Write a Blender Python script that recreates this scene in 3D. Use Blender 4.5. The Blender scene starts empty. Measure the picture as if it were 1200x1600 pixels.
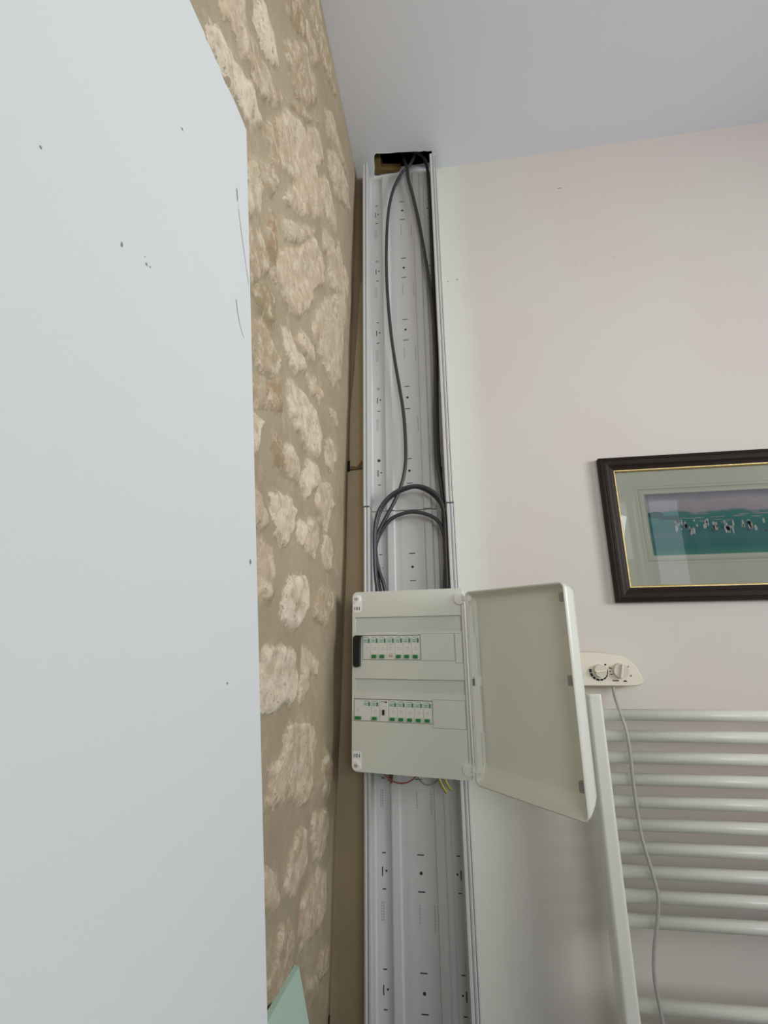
import bpy, bmesh, math, random
import numpy as np
from mathutils import Vector, Matrix, noise
random.seed(7)
C = bpy.context.scene
COL = C.collection
PI = math.pi

# ------------------------------------------------------------ camera, light, exposure
# X runs right along the far wall, Y towards the far wall, Z up; the camera stands at the origin (eye level)
cd = bpy.data.cameras.new('camera'); cam = bpy.data.objects.new('camera', cd); COL.objects.link(cam)
cd.sensor_fit = 'VERTICAL'; cd.sensor_height = 32.0; cd.lens = 725.68 * 32.0 / 1600.0
cd.clip_start = 0.02; cd.clip_end = 100
rt = Vector((0.9903414, 0.1380807, -0.0125516)); fw = Vector((-0.1305835, 0.9593221, 0.2502981)); up = Vector((0.0466023, -0.2462416, 0.9680875))
cam.matrix_world = Matrix((
    (rt.x, up.x, -fw.x, 0), (rt.y, up.y, -fw.y, 0), (rt.z, up.z, -fw.z, 0), (0, 0, 0, 1)))
C.camera = cam

C.view_settings.view_transform = 'Standard'
C.view_settings.look = 'None'
C.view_settings.gamma = 1.0
C.view_settings.use_curve_mapping = False
C.view_settings.exposure = -0.06
C.cycles.use_denoising = True
C.cycles.max_bounces = 10
C.cycles.diffuse_bounces = 6
C.cycles.caustics_reflective = False
C.cycles.caustics_refractive = False
C.cycles.sample_clamp_indirect = 8.0

w = bpy.data.worlds.new('sky'); C.world = w; w.use_nodes = True
bg = w.node_tree.nodes['Background']; bg.inputs[0].default_value = (0.80, 0.90, 1.0, 1); bg.inputs[1].default_value = 1.7

def area(name, loc, target, sx, sy, power, col, spread=180):
    l = bpy.data.lights.new(name, 'AREA'); l.shape = 'RECTANGLE'; l.size = sx; l.size_y = sy
    l.energy = power; l.color = col; l.spread = math.radians(spread)
    o = bpy.data.objects.new(name, l); COL.objects.link(o); o.location = loc
    o.rotation_euler = (Vector(target) - Vector(loc)).to_track_quat('-Z', 'Z').to_euler()
    return o
# daylight entering through the two windows of the room (both lie behind the camera's right shoulder)
area('daylight_side_window', (2.50, -0.40, 0.52), (-0.1, 0.75, 0.50), 1.3, 0.95, 17.6, (0.97, 0.98, 0.97), 85)
area('daylight_rear_window', (0.90, -2.10, 0.62), (0.2, 1.1, 0.52), 1.25, 1.0, 5.2, (0.98, 0.985, 0.975), 80)

# ------------------------------------------------------------ materials
def srgb(r, g, b):
    f = lambda c: (c/255/12.92) if c/255 <= .04045 else ((c/255+.055)/1.055)**2.4
    return (f(r), f(g), f(b), 1)
def mat(name, col, rough=.5, metal=0.0, bump=0.0, bscale=200.0, var=0.0, vscale=3.0, coat=0.0, spec=.5):
    m = bpy.data.materials.new(name); m.use_nodes = True; nt = m.node_tree; N = nt.nodes; L = nt.links
    p = N['Principled BSDF']; p.inputs['Base Color'].default_value = col; p.inputs['Roughness'].default_value = rough
    p.inputs['Metallic'].default_value = metal; p.inputs['Coat Weight'].default_value = coat; p.inputs['Specular IOR Level'].default_value = spec
    tc = N.new('ShaderNodeTexCoord')
    if var > 0:
        n = N.new('ShaderNodeTexNoise'); n.inputs['Scale'].default_value = vscale; n.inputs['Detail'].default_value = 4
        L.new(tc.outputs['Object'], n.inputs['Vector'])
        r = N.new('ShaderNodeMapRange'); r.inputs[3].default_value = 1-var; r.inputs[4].default_value = 1+var*.4
        L.new(n.outputs['Fac'], r.inputs[0])
        mx = N.new('ShaderNodeMix'); mx.data_type = 'RGBA'; mx.blend_type = 'MULTIPLY'; mx.inputs[0].default_value = 1
        mx.inputs[6].default_value = col; L.new(r.outputs[0], mx.inputs[7]); L.new(mx.outputs[2], p.inputs['Base Color'])
    if bump > 0:
        n2 = N.new('ShaderNodeTexNoise'); n2.inputs['Scale'].default_value = bscale; n2.inputs['Detail'].default_value = 3
        L.new(tc.outputs['Object'], n2.inputs['Vector'])
        b = N.new('ShaderNodeBump'); b.inputs['Strength'].default_value = bump; b.inputs['Distance'].default_value = .002
        L.new(n2.outputs['Fac'], b.inputs['Height']); L.new(b.outputs[0], p.inputs['Normal'])
    return m
M = {}
M['ceiling'] = mat('ceiling_paint', srgb(236, 238, 246), .8, bump=.25, bscale=25, var=.03, vscale=2)
M['plaster'] = mat('white_wall_paint', srgb(216, 219, 220), .75, bump=.15, bscale=18, var=.02, vscale=2)
M['floor'] = mat('floor_boards', srgb(66, 52, 42), .45, var=.3, vscale=4)
M['board'] = mat('beige_board', srgb(180, 163, 136), .8, bump=.3, bscale=90, var=.16, vscale=7)
M['mint'] = mat('mint_board', srgb(178, 204, 188), .7, bump=.1, bscale=80)
M['pvc'] = mat('white_pvc', srgb(204, 204, 203), .45, var=.04, vscale=9)
M['pvc_dark'] = mat('punched_mark', srgb(48, 46, 46), .6)
M['pvc_print'] = mat('pale_printing', srgb(160, 160, 164), .6)
M['enc'] = mat('enclosure_plastic', srgb(224, 226, 216), .42)
M['enc_in'] = mat('door_plastic', srgb(224, 223, 211), .30)
M['strip'] = mat('label_strip_plastic', srgb(213, 216, 209), .25)
M['brk'] = mat('breaker_plastic', srgb(234, 233, 226), .35)
M['pale_green'] = mat('pale_green_band', srgb(205, 222, 208), .4)
M['green'] = mat('green_toggle', srgb(42, 128, 66), .35)
M['print_grey'] = mat('grey_print', srgb(140, 142, 140), .5)
M['print_green'] = mat('green_print', srgb(84, 138, 104), .5)
M['print_pink'] = mat('pink_print', srgb(206, 176, 174), .5)
M['black'] = mat('black_plastic', srgb(24, 24, 26), .35)
M['cable'] = mat('black_cable_sheath', srgb(56, 56, 62), .36)
M['cablek'] = mat('black_cable_sheath_dark', srgb(40, 40, 44), .4)
M['red'] = mat('red_wire_sheath', srgb(158, 84, 76), .4)
M['brown'] = mat('brown_wire_sheath', srgb(120, 88, 46), .4)
M['grey'] = mat('grey_wire_sheath', srgb(128, 122, 118), .4)
M['yellowgreen'] = mat('earth_wire_sheath', srgb(150, 142, 62), .4)
M['sticker'] = mat('white_sticker', srgb(250, 250, 250), .35)
M['ink'] = mat('dark_ink', srgb(30, 30, 30), .6)
M['frame'] = mat('dark_frame_lacquer', srgb(36, 22, 15), .5, var=.35, vscale=40, spec=.22)
M['gold'] = mat('gold_leaf_slip', srgb(214, 190, 130), .35, metal=.7, bump=.5, bscale=400, var=.25, vscale=200)
M['mount'] = mat('cream_mount', srgb(244, 243, 222), .8)
M['mount_line'] = mat('mount_wash_line', srgb(214, 216, 190), .8)
M['mount_bevel'] = mat('mount_bevel', srgb(226, 232, 208), .7)
M['cream'] = mat('cream_plastic', srgb(232, 222, 206), .35)
M['dial'] = mat('dial_plastic', srgb(214, 206, 190), .3)
M['rad'] = mat('radiator_enamel', srgb(232, 231, 220), .18)
M['cord'] = mat('grey_cord', srgb(176, 174, 168), .45)
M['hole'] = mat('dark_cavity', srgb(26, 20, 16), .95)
M['lath'] = mat('brown_lath', srgb(122, 98, 52), .9, bump=.6, bscale=60, var=.4, vscale=30)
M['wood'] = mat('window_paint', srgb(232, 232, 228), .4)
M['curtain'] = mat('curtain_fabric', srgb(214, 200, 190), .9)
M['mortar'] = mat('corner_mortar', srgb(150, 134, 108), .9, bump=.5, bscale=60, var=.2, vscale=12)
M['shadow_line'] = mat('shadow_line_grey', srgb(168, 170, 162), .5)
M['slot'] = mat('hinge_slot', srgb(120, 116, 108), .6)
M['hedge'] = mat('hedge_leaves', srgb(150, 190, 60), .8, var=.4, vscale=8)

def wall_paint():
    # pinkish paint that stops short of the ceiling line and of the trunking, leaving a cream strip
    m = mat('far_wall_paint', (1, 1, 1, 1), .8, bump=.2, bscale=30); nt = m.node_tree; N = nt.nodes; L = nt.links
    p = N['Principled BSDF']; g = N.new('ShaderNodeNewGeometry'); s = N.new('ShaderNodeSeparateXYZ'); L.new(g.outputs['Position'], s.inputs[0])
    n = N.new('ShaderNodeTexNoise'); n.inputs['Scale'].default_value = 6; n.inputs['Detail'].default_value = 3; L.new(g.outputs['Position'], n.inputs['Vector'])
    a = N.new('ShaderNodeMath'); a.operation = 'MULTIPLY_ADD'; a.inputs[1].default_value = .05; L.new(n.outputs['Fac'], a.inputs[0]); L.new(s.outputs['X'], a.inputs[2])
    r = N.new('ShaderNodeMapRange'); r.interpolation_type = 'SMOOTHSTEP'; r.inputs[1].default_value = .085; r.inputs[2].default_value = .15; L.new(a.outputs[0], r.inputs[0])
    n2 = N.new('ShaderNodeTexNoise'); n2.inputs['Scale'].default_value = 2.2; n2.inputs['Detail'].default_value = 2; L.new(g.outputs['Position'], n2.inputs['Vector'])
    r2 = N.new('ShaderNodeMapRange'); r2.inputs[1].default_value = .38; r2.inputs[2].default_value = .62; L.new(n2.outputs['Fac'], r2.inputs[0])
    pk = N.new('ShaderNodeMix'); pk.data_type = 'RGBA'; pk.inputs[6].default_value = srgb(214, 208, 200); pk.inputs[7].default_value = srgb(214, 203, 198); L.new(r2.outputs[0], pk.inputs[0])
    mx = N.new('ShaderNodeMix'); mx.data_type = 'RGBA'; mx.inputs[6].default_value = srgb(218, 217, 206); L.new(pk.outputs[2], mx.inputs[7]); L.new(r.outputs[0], mx.inputs[0])
    L.new(mx.outputs[2], p.inputs['Base Color'])
    return m
M['wall'] = wall_paint()

def stone_mat():
    m = bpy.data.materials.new('limestone_and_mortar'); m.use_nodes = True; nt = m.node_tree; N = nt.nodes; L = nt.links
    p = N['Principled BSDF']; p.inputs['Roughness'].default_value = .9
    g0 = N.new('ShaderNodeNewGeometry')
    g = N.new('ShaderNodeVectorMath'); g.operation = 'MULTIPLY'; g.inputs[1].default_value = (.8, .8, .8); L.new(g0.outputs['Position'], g.inputs[0])
    def att(nm):
        a = N.new('ShaderNodeAttribute'); a.attribute_name = nm; return a
    def nz(sc, det, rough=.6, vec=None):
        n = N.new('ShaderNodeTexNoise'); n.inputs['Scale'].default_value = sc; n.inputs['Detail'].default_value = det; n.inputs['Roughness'].default_value = rough
        L.new(vec or g.outputs['Vector'], n.inputs['Vector']); return n
    def mr(src, a, b, c=0, d=1):
        r = N.new('ShaderNodeMapRange'); r.inputs[1].default_value = a; r.inputs[2].default_value = b; r.inputs[3].default_value = c; r.inputs[4].default_value = d
        L.new(src, r.inputs[0]); return r.outputs[0]
    def mix(fac, A, B, bt='MIX'):
        x = N.new('ShaderNodeMix'); x.data_type = 'RGBA'; x.blend_type = bt
        for k, v in ((0, fac), (6, A), (7, B)):
            if isinstance(v, (int, float, tuple)): x.inputs[k].default_value = v
            else: L.new(v, x.inputs[k])
        return x.outputs[2]
    sd = att('sd').outputs['Fac']; tone = att('tone').outputs['Color']
    e = nz(70, 5, .7).outputs['Fac']
    ad = N.new('ShaderNodeMath'); ad.operation = 'MULTIPLY_ADD'; ad.inputs[1].default_value = .034; L.new(e, ad.inputs[0]); L.new(sd, ad.inputs[2])
    soft = mr(nz(11, 2).outputs['Fac'], .4, .6, .002, .012)
    s1 = N.new('ShaderNodeMath'); s1.operation = 'SUBTRACT'; L.new(ad.outputs[0], s1.inputs[0]); s1.inputs[1].default_value = .0165
    s2 = N.new('ShaderNodeMath'); s2.operation = 'DIVIDE'; L.new(s1.outputs[0], s2.inputs[0]); L.new(soft, s2.inputs[1])
    mask = mr(s2.outputs[0], -.5, .5)
    mort = mix(mr(nz(9, 4).outputs['Fac'], .35, .65), srgb(172, 157, 132), srgb(186, 171, 146))
    mort = mix(mr(nz(240, 2).outputs['Fac'], .3, .7, 0, .3), mort, srgb(150, 136, 112))
    mort = mix(mr(nz(19, 6, .75).outputs['Fac'], .53, .66, 0, .5), mort, srgb(206, 190, 162))
    st = mix(mr(nz(38, 5, .7).outputs['Fac'], .44, .66, 0, .6), tone, srgb(172, 152, 124))
    st = mix(mr(nz(24, 4, .7).outputs['Fac'], .56, .70, 0, .4), st, srgb(168, 128, 84))
    st = mix(mr(nz(55, 5, .75).outputs['Fac'], .48, .60, 0, .6), st, srgb(236, 225, 206))
    st = mix(mr(nz(75, 5, .75).outputs['Fac'], .52, .64, 0, .55), st, srgb(160, 142, 118))
    st = mix(mr(nz(110, 3, .7).outputs['Fac'], .60, .70, 0, .7), st, srgb(128, 108, 84))
    L.new(mix(1.0, mix(mask, mort, st), (.90, .89, .88, 1), 'MULTIPLY'), p.inputs['Base Color'])
    b = N.new('ShaderNodeBump'); b.inputs['Strength'].default_value = .55; b.inputs['Distance'].default_value = .004
    hm = N.new('ShaderNodeMath'); hm.operation = 'MULTIPLY'; L.new(nz(95, 5, .75).outputs['Fac'], hm.inputs[0])
    L.new(mr(mask, 0, 1, .18, 1.0), hm.inputs[1]); L.new(hm.outputs[0], b.inputs['Height']); L.new(b.outputs[0], p.inputs['Normal'])
    return m
M['stone'] = stone_mat()

# ------------------------------------------------------------ helpers
def obj(name, bm, mats, parent=None, smooth=False, label=None):
    me = bpy.data.meshes.new(name); bm.normal_update(); bm.to_mesh(me); bm.free()
    if not isinstance(mats, (list, tuple)): mats = [mats]
    for m in mats: me.materials.append(M[m] if isinstance(m, str) else m)
    if smooth:
        for p in me.polygons: p.use_smooth = True
    o = bpy.data.objects.new(name, me); COL.objects.link(o)
    if parent: o.parent = parent
    if label: o['label'] = label
    return o
def tag(o, label, cat, group=None):
    o['label'] = label; o['category'] = cat
    if group: o['group'] = group
    return o
def thing(name, label, cat, loc=(0, 0, 0), rotz=0, group=None):
    o = bpy.data.objects.new(name, None); COL.objects.link(o); o.location = loc; o.rotation_euler = (0, 0, rotz); o.empty_display_size = .05
    return tag(o, label, cat, group)
def struct(name, bm, m):
    o = obj(name, bm, m); o['kind'] = 'structure'; return o
def box(bm, x0, x1, y0, y1, z0, z1, mi=0, bev=0.0, seg=2):
    r = bmesh.ops.create_cube(bm, size=1)
    for v in r['verts']:
        v.co = Vector(((x0+x1)/2 + v.co.x*(x1-x0), (y0+y1)/2 + v.co.y*(y1-y0), (z0+z1)/2 + v.co.z*(z1-z0)))
    fs = set(f for v in r['verts'] for f in v.link_faces)
    for f in fs: f.material_index = mi
    if bev > 0:
        es = list(set(e for v in r['verts'] for e in v.link_edges))
        o = bmesh.ops.bevel(bm, geom=es, offset=bev, segments=seg, affect='EDGES', profile=.5)
        for f in o['faces']: f.material_index = mi
def prism(bm, pts, fn, a, b, mi=0):
    """closed outline pts, extruded from a to b; fn(p, t) -> coordinate"""
    v0 = [bm.verts.new(fn(p, a)) for p in pts]; v1 = [bm.verts.new(fn(p, b)) for p in pts]
    n = len(pts); fs = [bm.faces.new(v0[::-1]), bm.faces.new(v1)]
    for i in range(n): fs.append(bm.faces.new((v0[i], v0[(i+1) % n], v1[(i+1) % n], v1[i])))
    for f in fs: f.material_index = mi
    bmesh.ops.recalc_face_normals(bm, faces=fs)
    return fs
def cyl(bm, p0, p1, r, seg=24, mi=0, r2=None):
    p0 = Vector(p0); p1 = Vector(p1); d = (p1-p0)
    q = Vector((0, 0, 1)).rotation_difference(d.normalized()).to_matrix().to_4x4()
    o = bmesh.ops.create_cone(bm, cap_ends=True, segments=seg, radius1=r, radius2=r if r2 is None else r2, depth=d.length,
                              matrix=Matrix.Translation((p0+p1)/2) @ q)
    for f in set(f for v in o['verts'] for f in v.link_faces): f.material_index = mi
def catmull(pts, k=6):
    P = [Vector(p) for p in pts]; P = [P[0]*2-P[1]] + P + [P[-1]*2-P[-2]]; out = []
    for i in range(1, len(P)-2):
        a, b, c, d = P[i-1:i+3]
        for j in range(k):
            t = j/k
            out.append(.5*((2*b) + (c-a)*t + (2*a-5*b+4*c-d)*t*t + (3*b-a-3*c+d)*t**3))
    out.append(P[-2]); return out
def tube(bm, pts, r, seg=10, k=6, mi=0):
    P = catmull(pts, k); rings = []; nrm = None
    for i, p in enumerate(P):
        t = (P[min(i+1, len(P)-1)] - P[max(i-1, 0)]).normalized()
        if nrm is None: nrm = t.orthogonal().normalized()
        nrm = (nrm - t*nrm.dot(t)).normalized(); b = t.cross(nrm)
        rings.append([bm.verts.new(p + (nrm*math.cos(2*PI*s/seg) + b*math.sin(2*PI*s/seg))*r) for s in range(seg)])
    for a, b in zip(rings, rings[1:]):
        for s in range(seg):
            f = bm.faces.new((a[s], a[(s+1) % seg], b[(s+1) % seg], b[s])); f.material_index = mi; f.smooth = True
    for rr in (rings[0][::-1], rings[-1]):
        f = bm.faces.new(rr); f.material_index = mi
def rrect(x0, x1, z0, z1, r, n=6, corners=(1, 1, 1, 1)):
    """rounded rectangle outline; corners bl, br, tr, tl"""
    out = []
    for (cx, cz, a0, on) in ((x0+r, z0+r, PI, corners[0]), (x1-r, z0+r, 1.5*PI, corners[1]), (x1-r, z1-r, 0, corners[2]), (x0+r, z1-r, .5*PI, corners[3])):
        if on:
            for i in range(n+1):
                a = a0 + .5*PI*i/n; out.append((cx+r*math.cos(a), cz+r*math.sin(a)))
        else: out.append((cx + r*(1 if math.cos(a0+PI/4) > 0 else -1), cz + r*(1 if math.sin(a0+PI/4) > 0 else -1)))
    return out
XZ = lambda p, t: (p[0], t, p[1])
def text_mesh(s, size, depth=.0004):
    cu = bpy.data.curves.new('t', 'FONT'); cu.body = s; cu.size = size; cu.extrude = depth; cu.align_x = 'CENTER'; cu.align_y = 'CENTER'
    o = bpy.data.objects.new('t', cu); COL.objects.link(o); dg = bpy.context.evaluated_depsgraph_get()
    me = bpy.data.meshes.new_from_object(o.evaluated_get(dg)); bpy.data.objects.remove(o); bpy.data.curves.remove(cu)
    return me

# ------------------------------------------------------------ the room
WY = 1.18; CZ = 1.435; FZ = -1.50; XR = 2.30; YB = -1.80
def wx(z): return -.2335 - .0245*(CZ - z)          # the old stone wall leans a little

bm = bmesh.new(); box(bm, -.75, XR+.2, YB-.2, WY+.2, FZ-.12, FZ); struct('floor', bm, 'floor')
bm = bmesh.new()                                    # ceiling with the opening cut for the cables
HX0, HX1, HY0 = -.1765, .0105, 1.106
jag = [(HX1, WY), (HX1, 1.120), (.000, 1.1205), (-.012, 1.117), (-.026, 1.1175), (-.045, 1.114), (-.070, 1.112), (-.096, 1.109), (-.118, 1.1085), (-.142, 1.106), (-.160, 1.103), (-.1665, 1.108), (-.170, 1.125), (-.172, 1.150), (HX0, 1.168), (HX0, WY)]
XY = lambda p, t: (p[0], p[1], t)
prism(bm, [(-.75, YB-.2), (XR+.2, YB-.2), (XR+.2, 1.10), (-.75, 1.10)], XY, CZ, CZ+.03)
prism(bm, [(-.75, 1.10), (HX0, 1.10), (HX0, WY+.2), (-.75, WY+.2)], XY, CZ, CZ+.03)
prism(bm, [(HX1, 1.10), (XR+.2, 1.10), (XR+.2, WY+.2), (HX1, WY+.2)], XY, CZ, CZ+.03)
a = [(HX0, 1.10), (HX1, 1.10)] + jag[1:-1]
prism(bm, a, XY, CZ, CZ+.03)
prism(bm, [(HX0, WY), (HX1, WY), (HX1, WY+.2), (HX0, WY+.2)], XY, CZ, CZ+.03)
struct('ceiling', bm, 'ceiling')
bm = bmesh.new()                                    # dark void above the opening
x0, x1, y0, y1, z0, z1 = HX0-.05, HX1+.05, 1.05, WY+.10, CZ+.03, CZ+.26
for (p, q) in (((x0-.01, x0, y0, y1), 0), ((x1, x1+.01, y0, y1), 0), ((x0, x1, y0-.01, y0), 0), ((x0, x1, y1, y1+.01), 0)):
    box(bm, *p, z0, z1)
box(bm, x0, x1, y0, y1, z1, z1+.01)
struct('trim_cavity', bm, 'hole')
bm = bmesh.new(); prism(bm, [(-.1755, 1.172), (-.172, 1.128), (-.150, 1.128), (-.1545, 1.150), (-.150, 1.176)], XY, CZ+.004, CZ+.06)
prism(bm, [(-.150, 1.174), (-.1535, 1.160), (-.12, 1.166), (-.09, 1.169), (-.10, 1.172), (-.10, 1.176)], XY, CZ+.006, CZ+.03)
struct('trim_lath', bm, 'lath')
bm = bmesh.new(); box(bm, -.75, XR+.2, WY, WY+.2, FZ, CZ); struct('wall_far', bm, 'wall')
# rear wall with window
def wall_with_hole(name, along, c0, c1, h0, h1, z0, z1, t0, t1, m):
    bm = bmesh.new()
    def bx(a0, a1, b0, b1):
        if along == 'x': box(bm, a0, a1, t0, t1, b0, b1)
        else: box(bm, t0, t1, a0, a1, b0, b1)
    bx(c0, h0, FZ, CZ); bx(h1, c1, FZ, CZ); bx(h0, h1, FZ, z0); bx(h0, h1, z1, CZ)
    struct(name, bm, m)
wall_with_hole('wall_rear', 'x', -.75, XR+.2, 0.25, 2.15, .05, 1.15, YB-.2, YB, 'plaster')
wall_with_hole('wall_right', 'y', YB, WY, -1.08, .28, .02, 1.02, XR, XR+.2, 'plaster')
def window(name, along, h0, h1, z0, z1, t0, t1, nx):
    root = bpy.data.objects.new(name, None); COL.objects.link(root); root['kind'] = 'structure'
    bm = bmesh.new()
    def bx(b, a0, a1, c0, c1, d=0.0):
        if along == 'x': box(b, a0, a1, t0+d, t1-d, c0, c1)
        else: box(b, t0+d, t1-d, a0, a1, c0, c1)
    bx(bm, h0, h0+.06, z0, z1); bx(bm, h1-.06, h1, z0, z1); bx(bm, h0+.06, h1-.06, z0, z0+.07); bx(bm, h0+.06, h1-.06, z1-.06, z1)
    for i in range(1, nx):
        a = h0 + (h1-h0)*i/nx; bx(bm, a-.025, a+.025, z0+.07, z1-.06)
    obj('window_frame', bm, 'wood', root)
window('window_1', 'x', .25, 2.15, .05, 1.15, YB-.12, YB-.06, 4)
window('window_2', 'y', -1.08, .28, .02, 1.02, XR+.06, XR+.12, 2)

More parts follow.
